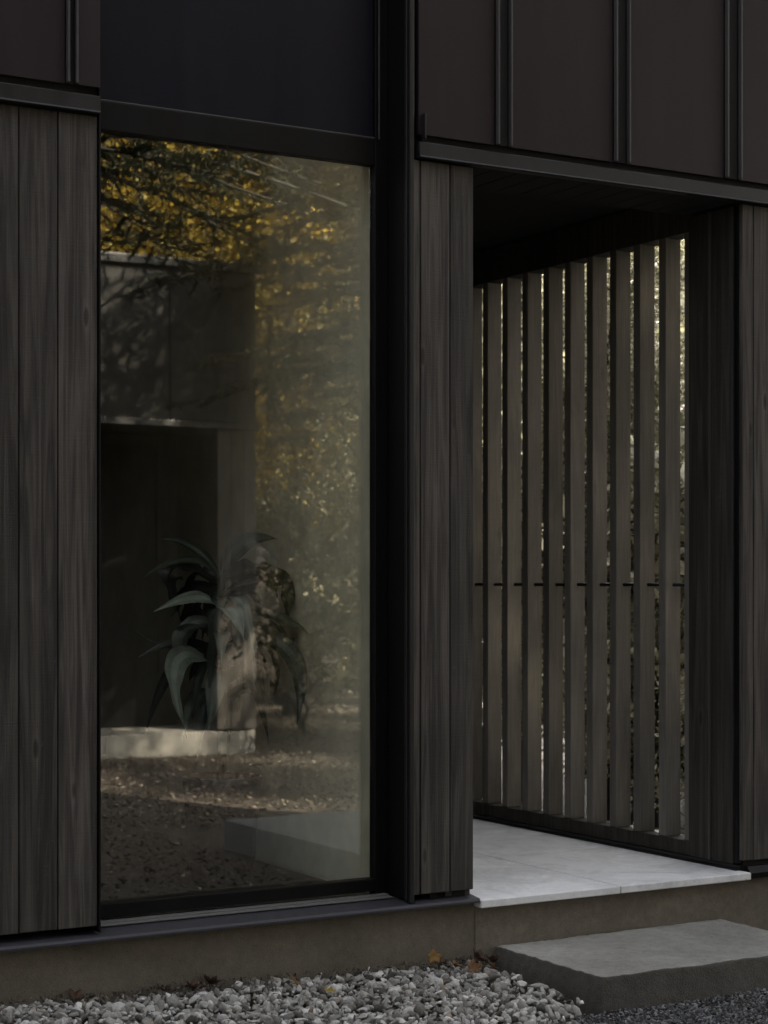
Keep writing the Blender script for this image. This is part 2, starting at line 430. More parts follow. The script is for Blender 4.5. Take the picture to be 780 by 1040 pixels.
# ================================================================== concrete step
def rough_block(name, x0, x1, y0, y1, z0, z1, mat, label, cat, amp=.006, n=.018, mat_top=None):
    bm = bmesh.new(); bmesh.ops.create_cube(bm, size=1)
    for v in bm.verts: v.co = ((x0 + x1) / 2 + v.co.x * (x1 - x0), (y0 + y1) / 2 + v.co.y * (y1 - y0), (z0 + z1) / 2 + v.co.z * (z1 - z0))
    bmesh.ops.bevel(bm, geom=list(bm.edges), offset=.007, segments=2, affect='EDGES', profile=.6)
    for _ in range(6):
        le = [e for e in bm.edges if e.calc_length() > n]
        if not le: break
        bmesh.ops.subdivide_edges(bm, edges=le, cuts=1, use_grid_fill=True)
    for v in bm.verts:
        p = v.co
        d = noise.noise_vector(p * 6) * amp * .8 + noise.noise_vector(p * 38) * amp * .6 + noise.noise_vector(p * 120) * amp * .2
        v.co = p + d
    bmesh.ops.triangulate(bm, faces=bm.faces)
    loc = Vector(((x0 + x1) / 2, (y0 + y1) / 2, 0))
    for v in bm.verts: v.co -= loc
    bm.normal_update()
    for f in bm.faces: f.material_index = 1 if f.normal.z > .75 else 0  # on the step, upward faces take the lit colour, sides the shaded one
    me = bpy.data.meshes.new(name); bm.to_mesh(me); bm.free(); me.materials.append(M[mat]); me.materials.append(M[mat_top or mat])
    me.polygons.foreach_set('use_smooth', [True] * len(me.polygons))
    o = bpy.data.objects.new(name, me); COL.objects.link(o); o.location = loc
    return tag(o, label, cat)
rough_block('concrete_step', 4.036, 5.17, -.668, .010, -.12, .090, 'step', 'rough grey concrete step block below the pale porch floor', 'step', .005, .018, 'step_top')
rough_block('concrete_slab', 4.75, 6.6, -3.6, -1.97, -.1, .10, 'slab_out', 'smooth grey concrete slab mirrored low in the window at right', 'slab', .002, .2)

# ================================================================== ground
def gz(x, y):
    r = max(0, -y - 15) ; q = max(0, y - 14)
    h = .012 * r ** 1.75 + .01 * q ** 1.75
    return min(h, 22) + .05 * noise.noise(Vector((x * .35, y * .35, 0))) * min(1, abs(y) / 4) - .062
def ground():
    xs = np.unique(np.concatenate([np.linspace(-150, 170, 65), np.linspace(-6, 22, 113)]))
    ys = np.unique(np.concatenate([np.linspace(-160, 160, 65), np.linspace(-22, 6, 113)]))
    V = [(x, y, gz(x, y)) for y in ys for x in xs]; n = len(xs)
    F = [(j * n + i, j * n + i + 1, (j + 1) * n + i + 1, (j + 1) * n + i) for j in range(len(ys) - 1) for i in range(n - 1)]
    o = MB().raw(V, F).build('ground', M['ground'], None, smooth=True, fix=False)
    tag(o, kind='structure')
ground()

# pebbles -------------------------------------------------------------
def pebble_bases(k, jag):
    out = []
    for i in range(k):
        bm = bmesh.new(); bmesh.ops.create_icosphere(bm, subdivisions=2, radius=1)
        sq = Vector((random.uniform(.8, 1.25), random.uniform(.75, 1.1), random.uniform(.6, 1.0)))
        pl = [(Vector((random.gauss(0, 1), random.gauss(0, 1), random.gauss(0, 1))).normalized(), random.uniform(.36, .72)) for _ in range(13)]
        for v in bm.verts:
            c = v.co.copy()
            for nn, d in pl:
                q = c.dot(nn)
                if q > d: c -= nn * (q - d) * jag
            c += noise.noise_vector(c * 1.7 + Vector((i * 9, 0, 0))) * .13
            v.co = Vector((c.x * sq.x, c.y * sq.y, c.z * sq.z)) * 1.22
        bm.verts.ensure_lookup_table()
        out.append((np.array([v.co[:] for v in bm.verts]), np.array([[v.index for v in f.verts] for f in bm.faces])))
        bm.free()
    return out
def scatter_pebbles(name, P, S, tones, bases, mat, kind_label):
    V = []; F = []; T = []; n = 0
    for (p, s, t) in zip(P, S, tones):
        b, f = bases[rng.integers(len(bases))]
        q = Matrix.Rotation(rng.uniform(0, 6.28), 3, Vector(rng.normal(size=3)).normalized())
        sz = np.array([1, rng.uniform(.7, 1.0), rng.uniform(.5, .85)]) * s
        v = (b * sz) @ np.array(q).T + p
        V.append(v); F.append(f + n); n += len(v); T.append(np.full(len(f), t))
    V = np.concatenate(V); F = np.concatenate(F); T = np.concatenate(T)
    me = bpy.data.meshes.new(name)
    me.vertices.add(len(V)); me.vertices.foreach_set('co', V.astype(np.float32).ravel())
    me.loops.add(len(F) * 3); me.loops.foreach_set('vertex_index', F.astype(np.int32).ravel())
    me.polygons.add(len(F)); me.polygons.foreach_set('loop_start', np.arange(0, len(F) * 3, 3, dtype=np.int32))
    me.update(calc_edges=True)
    at = me.attributes.new('tone', 'FLOAT', 'FACE'); at.data.foreach_set('value', T.astype(np.float32))
    me.materials.append(mat)
    o = bpy.data.objects.new(name, me); COL.objects.link(o)
    tag(o, kind_label[0], kind_label[1], None, 'stuff'); return o
def mound(x, y):
    base = .082 - .022 * (x - 2.04)
    base *= 1 - min(1, max(0, (-y - .05) / .75)) ** 1.2 * .85
    return base + .014 * noise.noise(Vector((x * 3.1, y * 3.1, 4))) - .012
pb = pebble_bases(16, 1.0)
P = []; S = []; T = []
d = .024
for layer in range(2):
    for x in np.arange(1.3, 4.02, d):
        for y in np.arange(-1.25, .01, d):
            px = x + rng.uniform(-.5, .5) * d; py = y + rng.uniform(-.5, .5) * d
            edge = 3.97 - max(0, -py - .58) * .75        # towards the dark drive
            if px > edge - rng.uniform(-.06, .10) or py > .005: continue
            if px > 3.955 and py > -.68: continue
            s = .0095 + .0185 * rng.random() ** 1.5
            if rng.random() < .05: s *= 1.35
            if rng.random() < (.12, .45)[layer]: continue
            P.append((px, py, mound(px, py) + layer * .012 - .008 + rng.uniform(-.006, .008))); S.append(s); T.append(rng.random())
scatter_pebbles('gravel', P, S, T, pb, M['gravel'], ('pale grey pebbles banked against the brown plinth', 'gravel'))
P = []; S = []; T = []
d = .014
for x in np.arange(3.2, 5.4, d):
    for y in np.arange(-1.55, -.60, d):
        px = x + rng.uniform(-.5, .5) * d; py = y + rng.uniform(-.5, .5) * d
        edge = 3.93 - max(0, -py - .58) * .75
        if px < edge - rng.uniform(0, .10): continue
        if py > -.665 and px > 3.98: continue
        z = -.040 + .010 * noise.noise(Vector((px * 4, py * 4, 9)))
        P.append((px, py, z + rng.uniform(-.003, .003))); S.append(.0055 + .006 * rng.random() ** 2); T.append(rng.random())
        if rng.random() < .02: S[-1] = rng.uniform(.012, .017); T[-1] = min(1, T[-1] + .3)
scatter_pebbles('crushed_stone', P, S, T, pebble_bases(8, .95), M['gravel_dark'], ('dark crushed stone of the drive in front of the step', 'gravel'))

# crumbs of bark and broken leaf along the foot of the wall
n = 900
DX = np.concatenate([rng.uniform(1.9, 3.95, 420), rng.normal(2.72, .10, 200), rng.normal(3.90, .05, 170), rng.normal(2.35, .1, 110)])
DX = np.clip(DX, 1.8, 3.96); DY = -np.abs(rng.normal(0, .035, n)) - .004
DP = np.array([(a, b, mound(a, b) + .016 + rng.uniform(0, .022)) for a, b in zip(DX, DY)])
da, db = rng.normal(size=(n, 3)), rng.normal(size=(n, 3)); da /= np.linalg.norm(da, axis=1, keepdims=True); db /= np.linalg.norm(db, axis=1, keepdims=True)
ds = rng.uniform(.004, .013, n)[:, None]
DV = np.stack([DP - da * ds, DP - db * ds * .5, DP + da * ds, DP + db * ds * .5], 1); DV[:, :, 1] = np.minimum(DV[:, :, 1], .004)
tag(quads('leaf_debris', DV, rng.random(n) ** 2 * .8, M['litter']), 'dark crumbs of bark and leaf at the foot of the plinth', 'debris', None, 'stuff')

# fallen leaves on the gravel ------------------------------------------
def leaf_outline(kind):
    if kind == 'lobed':
        pts = []
        for i in range(36):
            a = 2 * math.pi * i / 36
            r = .74 + .13 * math.cos(5 * a) + .06 * math.cos(3 * a + 1) + .05 * math.cos(15 * a) - .18 * (math.cos(a) < -.9)
            pts.append((r * math.sin(a) * .95, r * math.cos(a)))
        return pts
    return [(.36 * math.sin(t) * (1 - .25 * math.cos(t)), -math.cos(t)) for t in [2 * math.pi * i / 28 for i in range(28)]]
def fallen_leaf(px, py, pz, size, tone, kind, tilt, rot, curl, label):
    o = leaf_outline(kind); v = [(0, 0, 0)]; rings = (.5, 1.0)
    n = len(o)
    for r in rings:
        for (a, b) in o: v.append((a * r, b * r, 0))
    f = [(0, 1 + i, 1 + (i + 1) % n) for i in range(n)] + [(1 + i, 1 + n + i, 1 + n + (i + 1) % n, 1 + (i + 1) % n) for i in range(n)]
    nv = []
    for (a, b, c) in v:
        z = curl * (a * a * 1.4 + .6 * b * b) + .12 * noise.noise(Vector((a * 2 + px * 7, b * 2, py * 5)))
        nv.append(Vector((a, b, z)) * size)
    mt = Matrix.Rotation(rot, 3, 'Z') @ Matrix.Rotation(tilt, 3, 'X')
    m = MB().raw([mt @ q for q in nv], f, tone)
    st = [mt @ (Vector((0, -.55 - .25 * i, .05 * i * i)) * size) for i in range(4)]
    m.tube(st, size * .02, 5, 0.2)
    ob = m.build('fallen_leaf', M['dead_leaf'], None, smooth=True, fix=False); ob.location = (px, py, pz)
    sd = ob.modifiers.new('thickness', 'SOLIDIFY'); sd.thickness = .0008
    return tag(ob, label, 'leaf', 'fallen leaves on the gravel')
LV = [ # x, y, dz, size, tone, kind, tilt, rot, curl, label
 (3.728, -.030, .050, .034, .70, 'lobed', 1.15, -.35, .55, 'tan brown leaf standing upright against the brown plinth'),
 (3.80, -.075, .022, .034, .55, 'lobed', .35, 1.2, .5, 'orange brown leaf lying at the foot of the upright tan leaf'),
 (3.83, -.15, .030, .036, .45, 'lobed', .9, -.5, .6, 'curled rust red leaf on pale pebbles left of the step'),
 (3.10, -.10, .028, .030, .5, 'oval', .7, .8, .5, 'small rust brown leaf on pebbles below the window sill'),
 (3.16, -.24, .026, .028, 1.0, 'lobed', .3, .4, .4, 'small yellow leaf on the pale pebbles below the window'),
 (2.80, -.02, .032, .040, .08, 'lobed', .5, 2.0, .8, 'dark curled leaf against the plinth in the middle of the gravel'),
 (2.72, -.045, .024, .036, .12, 'lobed', .3, .6, .9, 'crumpled dark brown leaf beside the curled one on the gravel'),
 (2.62, -.02, .022, .034, .16, 'oval', .4, 1.5, .8, 'narrow dark brown leaf under the left part of the window'),
 (2.30, .0, .026, .034, .2, 'lobed', .5, .3, .7, 'brown leaf at the far left corner of the gravel'),
 (3.905, -.055, .040, .040, .1, 'lobed', .8, .9, .8, 'black brown leaf wedged between plinth and concrete step'),
 (3.93, -.13, .038, .034, .06, 'lobed', .5, 2.4, .8, 'dark rotting leaf on the corner of the concrete step'),
 (3.885, -.20, .034, .030, .62, 'oval', .5, 1.9, .5, 'small ochre leaf between the red leaf and the step'),
]
for x, y, dz, s, t, k, ti, ro, cu, lb in LV: fallen_leaf(x, min(y, -.004), mound(x, y) + dz, s, t, k, ti, ro, cu, lb)

# ================================================================== house plant behind the glass
F_, YAW, HZ, CXP, CZ, CYP = 1888.0, R(30.45), 592.0, 390.0, 1.5, -6.0
PLB = Vector((3.20, .72, .30))
plant = empty('potted_plant', PLB, 'potted house plant with long arching dark leaves standing behind the tall window', 'plant')
m = MB(); n = 28
prof = [(.11, .0), (.125, .02), (.155, .40), (.158, .43), (.145, .43), (.14, .39), (.0, .385)]
v = []; f = []
for (r, z) in prof:
    for i in range(n):
        a = 2 * math.pi * i / n; v.append((PLB.x + r * math.cos(a), PLB.y + r * math.sin(a), .30 + z))
for k in range(len(prof) - 1):
    for i in range(n): f.append((k * n + i, k * n + (i + 1) % n, (k + 1) * n + (i + 1) % n, (k + 1) * n + i))
f.append(tuple(range(n))[::-1])
m.raw(v, f).build('pot', M['pot'], plant, smooth=True)
STEM = [(3.20, .72, .68), (3.195, .715, .95), (3.205, .72, 1.2), (3.20, .725, 1.48), (3.205, .72, 1.56)]
MB().tube(STEM, [.022, .02, .018, .014, .008], 8, .3).build('stem', M['leaf_in'], plant, smooth=True)
def plant_leaf(p0, p1, p2, w, tone, fold=.35, roll=0.0, wav=0.0):
    """lance-shaped leaf along a quadratic curve"""
    p0, p1, p2 = Vector(p0), Vector(p1), Vector(p2); N = 22; K = 6; v = []; f = []; tn = []
    for i in range(N + 1):
        t = i / N
        c = p0 * (1 - t) ** 2 + p1 * 2 * t * (1 - t) + p2 * t * t
        d = ((p1 - p0) * (1 - t) + (p2 - p1) * t).normalized()
        side = d.cross(Vector((0, -.55, .85))).normalized()
        side = Matrix.Rotation(roll, 3, d) @ side
        up = side.cross(d).normalized()
        ww = w * (math.sin(math.pi * min(1, t * 1.02 + .0) ** .8) ** .9 if 0 < t < 1 else 0) + (.004 if t < .1 else 0.0006)
        for k in range(K + 1):
            u = k / K * 2 - 1
            rip = wav * w * math.sin(t * 26 + u * 2) * abs(u)
            v.append(c + side * (u * ww) + up * (fold * abs(u) * ww * .8 - fold * .35 * u * u * ww + rip))
    for i in range(N):
        for k in range(K):
            a = i * (K + 1) + k; f.append((a, a + 1, a + K + 2, a + K + 1))
    m = MB(); m.raw(v, f, tone)
    for i in range(len(m.t)):
        k = i % K
        m.t[i] = min(1, max(0, tone + (.16 if k in (2, 3) else 0) + (.05 * math.sin(i // K * .55 + k * 1.3) if tone > .2 else 0)))
    o = m.build('leaf', M['leaf_in'], plant, smooth=True, fix=False)
    return o
LEAVES = [  # leaf tones paint highlit leaves pale and silhouetted ones near black
 ((3.187, 0.72, 1.537), (3.092, 0.77, 1.679), (2.986, 0.82, 1.674), 0.037, 0.25),
 ((3.2, 0.72, 1.54), (3.265, 0.705, 1.71), (3.427, 0.67, 1.675), 0.043, 0.20),
 ((3.19, 0.72, 1.512), (3.055, 0.66, 1.664), (2.777, 0.52, 1.523), 0.020, 0.20),
 ((3.188, 0.72, 1.502), (2.925, 0.84, 1.684), (3.1, 0.88, 1.339), 0.062, 0.10),
 ((3.201, 0.72, 1.517), (3.458, 0.82, 1.629), (3.511, 0.84, 1.439), 0.056, 0.10),
 ((3.208, 0.72, 1.441), (3.62, 0.87, 1.657), (3.545, 0.82, 1.335), 0.062, 0.10),
 ((3.188, 0.72, 1.381), (3.083, 0.58, 1.5), (2.783, 0.44, 1.391), 0.033, 0.62),
 ((3.188, 0.72, 1.369), (3.146, 0.52, 1.464), (3.181, 0.48, 1.277), 0.043, 0.80),
 ((3.216, 0.72, 1.375), (3.412, 0.62, 1.412), (3.496, 0.52, 1.283), 0.033, 0.30),
 ((3.222, 0.72, 1.299), (3.515, 0.5, 1.324), (3.432, 0.52, 0.937), 0.045, 0.35),
 ((3.242, 0.72, 1.308), (3.782, 0.9, 1.381), (3.558, 0.84, 1.183), 0.056, 0.10),
 ((3.18, 0.72, 1.261), (3.003, 0.78, 1.196), (2.881, 0.84, 1.312), 0.022, 0.15),
 ((3.18, 0.72, 1.241), (3.013, 0.72, 1.301), (2.841, 0.72, 1.21), 0.025, 0.15),
 ((3.18, 0.72, 1.312), (2.909, 0.61, 1.375), (2.991, 0.62, 1.158), 0.040, 0.35),
 ((3.188, 0.72, 1.171), (2.768, 0.46, 1.347), (2.923, 0.44, 0.91), 0.046, 0.58),
 ((3.18, 0.72, 1.151), (3.111, 0.55, 1.177), (3.075, 0.58, 0.922), 0.043, 0.55),
 ((3.228, 0.72, 1.258), (3.576, 0.86, 1.303), (3.473, 0.84, 0.982), 0.040, 0.10),
 ((3.194, 0.72, 1.492), (3.184, 0.85, 1.476), (3.108, 0.86, 1.319), 0.037, 0.12),
 ((3.2, 0.72, 1.441), (3.196, 0.61, 1.506), (3.402, 0.62, 1.514), 0.037, 0.30),
 ((3.188, 0.72, 1.321), (3.289, 0.77, 1.227), (3.167, 0.82, 1.177), 0.031, 0.25),
 ((3.214, 0.72, 1.32), (3.333, 0.59, 1.311), (3.208, 0.58, 1.145), 0.035, 0.45),
 ((3.183, 0.72, 1.442), (3.113, 0.86, 1.466), (3.082, 0.84, 1.269), 0.037, 0.15),
]
for i, (a, b, c, w_, t_) in enumerate(LEAVES): plant_leaf(a, b, c, w_, t_, .35, [0, .3, -.3, .15][i % 4], .12 if w_ > .045 else .03)
pr = random.Random(5)
for i in range(34):                      # the fuller, darker inner foliage
    z0 = pr.uniform(1.0, 1.5); az = pr.uniform(0, 6.28); ln = pr.uniform(.16, .30)
    dx, dy = math.cos(az) * ln, math.sin(az) * ln * .8
    p0 = (3.20 + dx * .05, .72 + dy * .05, z0)
    p1 = (3.20 + dx * .65, .72 + dy * .65, z0 + pr.uniform(.08, .20))
    p2 = (3.20 + dx * 1.05, .72 + dy * 1.05, z0 - pr.uniform(.02, .26))
    plant_leaf(p0, p1, p2, pr.uniform(.024, .042), pr.choice([.05, .08, .12, .2, .5, .62]), .35, pr.uniform(-.3, .3), .04)

# ================================================================== the studio across the yard (seen in the glass)
SY = -9.16
S = empty('garden_studio', (5.5, SY - 2, 0), 'dark flat-roofed outbuilding with pale concrete base mirrored in the tall window', 'building')
SX0, SX1 = 2.6, 7.732
MB().box(SX0, SX1, SY - 4, SY - .02, -.2, .135).build('foundation', M['base'], S, .01)
m = MB()
for a, b in zip([SX0] + list(np.arange(SX0 + .86, 6.8, .86)) + [6.868], list(np.arange(SX0 + .86, 6.8, .86)) + [6.868, SX1]):
    m.box(a + .006, b - .006, SY - .02, SY + .012, 2.98, 4.36)
m.build('metal_panel', M['metal_studio'], S, .003)
m = MB(); m.box(SX0 - .03, SX1 + .04, SY - 4.05, SY + .06, 4.365, 4.45); m.build('roof', M['bead'], S, .01)
m = MB(); m.box(SX0, SX1 + .02, SY - .01, SY + .05, 2.915, 2.972); m.build('flashing', M['bead'], S, .004)
m = MB()
for a, b in ((7.345, 7.475), (7.479, 7.605), (7.609, 7.730)): m.box(a, b, SY - .03, SY + .0, .15, 2.91, random.random())
m.box(7.706, 7.728, SY - 4, SY - .032, .15, 2.91, .4)
m.build('wood_cladding', M['wood_grey'], S, .003)
m = MB(); m.box(SX0, 7.33, SY - .9, SY - .85, .14, 2.91); m.box(SX0, 7.70, SY - 4, SY - 3.9, .14, 4.36); m.box(SX0, SX0 + .1, SY - 3.9, SY - .31, .14, 4.36)
m.box(7.6, 7.70, SY - 3.9, SY - .04, .14, 4.36); m.box(SX0, 7.6, SY - 3.9, SY - .03, 2.915, 3.0)
m.build('wall', M['dark'], S)
m = MB(); m.box(7.10, 7.14, SY - .84, SY - .79, .15, 2.90); m.box(6.10, 6.14, SY - .84, SY - .79, .15, 2.90); m.box(6.145, 7.095, SY - .84, SY - .79, 2.80, 2.90)
m.build('door_frame', M['metal_flash'], S, .003)

# ================================================================== trees
def rot_between(n):
    """random orthonormal frames for n leaves"""
    a = rng.normal(size=(n, 3)); a /= np.linalg.norm(a, axis=1, keepdims=True)
    b = rng.normal(size=(n, 3)); b -= (a * b).sum(1, keepdims=True) * a; b /= np.linalg.norm(b, axis=1, keepdims=True)
    return a, b
def leaf_quads(P, size, flat=0.0):
    n = len(P); a, b = rot_between(n)
    if flat:
        a[:, 2] *= (1 - flat); a /= np.linalg.norm(a, axis=1, keepdims=True)
        b[:, 2] *= (1 - flat); b -= (a * b).sum(1, keepdims=True) * a; b /= np.linalg.norm(b, axis=1, keepdims=True)
    s = (size * rng.uniform(.6, 1.3, n))[:, None]
    return np.stack([P - a * s, P - b * s * .55, P + a * s, P + b * s * .55], 1)

def broadleaf(name, loc, height, spread, nleaf, leafsize, mat, label, cat, group, clear=.3, seed=1):
    global rng
    rr = random.Random(seed); rng = np.random.default_rng(seed)
    t = empty(name, loc, label, cat, group); m = MB(); tips = []
    L = Vector(loc)
    def limb(p, d, length, rad, depth):
        pts = [p]; q = p.copy(); dd = d.copy()
        for i in range(5):
            dd = (dd + Vector((rr.gauss(0, .14), rr.gauss(0, .14), rr.gauss(.05, .1)))).normalized()
            q = q + dd * length / 5; pts.append(q.copy())
        m.tube(pts, [rad * (1 - .16 * i) for i in range(6)], 6 if depth < 2 else 4, rr.random())
        if depth >= 3: tips.extend(pts[2:]); return
        if depth == 2: tips.extend(pts[3:])
        for i in range(4 if depth == 0 else 3):
            k = rr.choice([2, 3, 4, 5]) if depth else rr.choice([1, 2, 3, 4, 5])
            az = rr.uniform(0, 6.28); nd = (dd * .55 + Vector((math.cos(az), math.sin(az), .35)) * .75).normalized()
            limb(pts[k], nd, length * rr.uniform(.5, .72), rad * (1 - .16 * k) * .62, depth + 1)
    # leader with side limbs all the way up
    N = 9; pts = [L + Vector((0, 0, -.1))]
    for i in range(1, N + 1): pts.append(L + Vector((rr.gauss(0, .10) * i * .4, rr.gauss(0, .10) * i * .4, height * .92 * i / N)))
    m.tube(pts, [height * .011 * (1 - .095 * i) + .012 for i in range(N + 1)], 9, .5)
    for i in range(2, N + 1):
        if i / N < clear: continue
        for _ in range(4):
            az = rr.uniform(0, 6.28); u = (i / N - clear) / (1 - clear)
            ln = spread * (1.0 - .55 * u) * rr.uniform(.55, 1.0)
            limb(pts[i], Vector((math.cos(az), math.sin(az), rr.uniform(.15, .6))).normalized(), ln, height * .0045 * (1.1 - .6 * u), 1)
    m.build('trunk', M['bark'], t, smooth=True, fix=False)
    tp = np.array([list(v) for v in tips]); k = rng.integers(0, len(tp), nleaf)
    tone_t = rng.random(len(tp)) * .6
    P = tp[k] + rng.normal(size=(nleaf, 3)) * spread * .085 * rng.uniform(.4, 1.6, (nleaf, 1))
    V = leaf_quads(P, leafsize)
    quads('crown', V, np.clip(tone_t[k] + rng.random(nleaf) * .4, 0, 1), mat, t, loc)
    return t

def conifer(name, loc, height, spread, label, group, start=.3, seed=1, whorls=26):
    global rng
    rr = random.Random(seed); rng = np.random.default_rng(seed)
    t = empty(name, loc, label, 'tree', group); m = MB(); L = Vector(loc); LP = []; LD = []
    pts = [L + Vector((rr.gauss(0, .03) * i, rr.gauss(0, .03) * i, height * i / 8 - (.1 if i == 0 else 0))) for i in range(9)]
    m.tube(pts, [height * .010 * (1 - i / 8.3) + .008 for i in range(9)], 8, .3)
    for w in range(whorls):
        u = w / (whorls - 1); z = height * (start + (1 - start) * u * .97)
        k = int(min(7, u * 0 + z / height * 8)); c = pts[k].lerp(pts[k + 1], z / height * 8 - k)
        for b in range(rr.choice([4, 5, 5, 6])):
            az = rr.uniform(0, 6.28); ln = spread * (1.05 - u) ** .8 * rr.uniform(.6, 1.08) + .12
            dr = Vector((math.cos(az), math.sin(az), 0)); bp = []
            for i in range(7):
                q = i / 6
                bp.append(c + dr * ln * q + Vector((rr.gauss(0, .015), rr.gauss(0, .015), ln * (.10 * q - .42 * q * q + .14 * q ** 3) + rr.gauss(0, .01))))
            m.tube(bp, [.010 * (1 - .13 * i) * (1.2 - u) + .003 for i in range(7)], 4, rr.random())
            sd = dr.cross(Vector((0, 0, 1)))
            for i in range(1, 7):
                for sg in (-1, 1):
                    for _ in range(3):
                        if rr.random() < .1: continue
                        q = rr.random(); st = bp[i - 1].lerp(bp[i], q)
                        l2 = ln * .34 * (1.1 - (i - 1 + q) / 6 * .75) * rr.uniform(.6, 1.1)
                        dd = (dr * rr.uniform(.45, .8) + sd * sg * .8 + Vector((0, 0, rr.uniform(-.35, -.02)))).normalized()
                        en = st + dd * l2
                        m.tube([st, st.lerp(en, .5) + Vector((0, 0, .012)), en], [.0035, .003, .0015], 3, .2)
                        nn = max(6, int(l2 * 130))
                        for j in range(nn):
                            r = (j + rr.random()) / nn
                            LP.append(st.lerp(en, r)); LD.append(dd)
    m.build('trunk', M['bark'], t, smooth=True, fix=False)
    P = np.array([list(v) for v in LP]); D = np.array([list(v) for v in LD]); n = len(P)
    a = D * .7 + rng.normal(size=(n, 3)) * .55; a /= np.linalg.norm(a, axis=1, keepdims=True)
    b = rng.normal(size=(n, 3)); b -= (a * b).sum(1, keepdims=True) * a; b /= np.linalg.norm(b, axis=1, keepdims=True)
    ln = (.048 * rng.uniform(.6, 1.2, n))[:, None]; wd = .0075
    V = np.stack([P - b * wd, P + b * wd, P + a * ln + b * wd * .4, P + a * ln - b * wd * .4], 1)
    quads('crown', V, rng.random(n), M['needle'], t, loc)
    return t

def at(x, y): return (x, y, gz(x, y))
# conifer whose lowest boughs hang into the reflection, beside the studio
conifer('spruce_tree', at(9.2, -7.7), 11, 3.1, 'dark spruce whose drooping boughs are mirrored at the top of the window', None, .33, 11, 30)
sp = bpy.context.scene.objects['spruce_tree']
c = copy_tree(sp); c.location = at(11.0, -3.8); c.rotation_euler.z = .9; c.scale = (1.15, 1.15, 1.65)  # copy added out of view to keep sun off the studio
c['label'] = 'unseen tall dark spruce added right of the yard to shade the mirrored studio'
c = copy_tree(sp); c.location = at(4.3, -6.75); c.rotation_euler.z = 2.2; c.scale = (1.05, 1.05, 1.30)
c['label'] = 'dark spruce left of the studio, boughs mirrored at the upper left of the window'
# golden trees beyond the studio
g1 = broadleaf('golden_tree', at(10.2, -13.2), 10.5, 2.9, 26000, .043, M['leaf_gold'], 'golden autumn tree mirrored in the window beyond the studio', 'tree', 'golden trees beyond the studio', .12, 21)
g2 = broadleaf('golden_tree', at(13.2, -17.0), 13, 3.4, 28000, .05, M['leaf_gold'], 'golden autumn tree mirrored in the window beyond the studio', 'tree', 'golden trees beyond the studio', .15, 22)
o1 = broadleaf('olive_tree', at(12.8, -11.6), 9, 2.6, 15000, .04, M['leaf_mixed'], 'thin pale olive tree mirrored near the right edge of the window', 'tree', 'thin olive trees at the yard edge', .1, 23)
GOLD = [(11.3, -19.5, 1.1, 1), (8.6, -17.5, 1.1, 0), (15.6, -22, 1.2, 1), (17.5, -17.5, 1.0, 0), (12.0, -25, 1.25, 1), (6.0, -20.5, 1.2, 1), (18.5, -26, 1.3, 0), (9.5, -29, 1.4, 1), (14.5, -14.2, .8, 0), (15.5, -31, 1.4, 1), (3.0, -17.5, 1.1, 0), (21.5, -21.5, 1.2, 1)]
for i, (x, y, s, k) in enumerate(GOLD):
    c = copy_tree((g1, g2)[k]); c.location = at(x, y); c.rotation_euler.z = 1.7 * i; c.scale = (s, s, s * (.9 + .06 * (i % 4)))
for i, (x, y, s) in enumerate([(11.2, -15.4, 1.1), (14.6, -12.6, 1.0), (16.8, -14.6, 1.2), (10.3, -10.6, .62), (20, -30, 1.8), (10.8, -11.7, .9), (12.3, -14.3, 1.0)]):
    c = copy_tree(o1); c.location = at(x, y); c.rotation_euler.z = 2.1 * i + .7; c.scale = (s, s, s)
cf = conifer('fir_tree', at(12.0, -21.5), 15, 3.0, 'dark conifer standing among the golden trees in the reflection', 'dark conifers among the golden trees', .12, 31, 26)
for i, (x, y, s) in enumerate([(16.5, -25, 1.2), (9.0, -24, 1.1), (21, -34, 1.5), (13.5, -33, 1.5), (6.5, -30, 1.4), (25, -26, 1.3)]):
    c = copy_tree(cf); c.location = at(x, y); c.rotation_euler.z = 1.3 * i + .4; c.scale = (s, s, s)

# trees right of and behind the house: they shade the yard and glint between the slats
r1 = broadleaf('forest_tree', at(14.5, 13.5), 11, 3.0, 22000, .05, M['leaf_green'], 'green and yellow tree seen in slivers through the slatted screen', 'tree', 'trees glimpsed through the slatted screen', .08, 41)
for i, (x, y, s) in enumerate([(7.1, 3.3, .33), (7.6, 5.1, .60), (8.9, 6.0, .5), (10.6, 6.4, .36), (17.5, 15.5, 1.1), (14.0, 17.5, 1.1), (21, 15, 1.2), (27, 27, 1.9), (15.6, 9.6, .5)]):
    c = copy_tree(r1); c.location = at(x, y); c.rotation_euler.z = 1.9 * i + .3; c.scale = (s, s, s)

# tall conifers that close the clearing behind and beside the viewpoint
rg = conifer('pine_tree', at(-4.5, -11.5), 16, 3.2, 'tall dark conifer closing the clearing opposite the house', 'tall conifers around the clearing', .08, 61, 26)
for i, (x, y, s) in enumerate([(-9, -8.5, 1.0), (-.5, -15, 1.1), (3.8, -15.5, 1.0), (-13, -3, 1.1), (-7, -16, 1.2), (-15, -12, 1.3), (1.5, -21, 1.3), (-4, -22, 1.3), (-11, -20, 1.3), (-17, 3, 1.2), (-8.5, -3.5, .9), (-2.5, -12.5, 1.15), (1.2, -14.2, 1.2), (5.2, -14.6, 1.1), (-6.5, -12.8, 1.3), (-12, -7, 1.3), (-6.2, -8.2, 1.1), (-10.5, 1.0, 1.1), (4.2, -19, 1.5), (-1.5, -18, 1.5)]):
    c = copy_tree(rg); c.location = at(x, y); c.rotation_euler.z = 1.6 * i + .9; c.scale = (s, s, s)

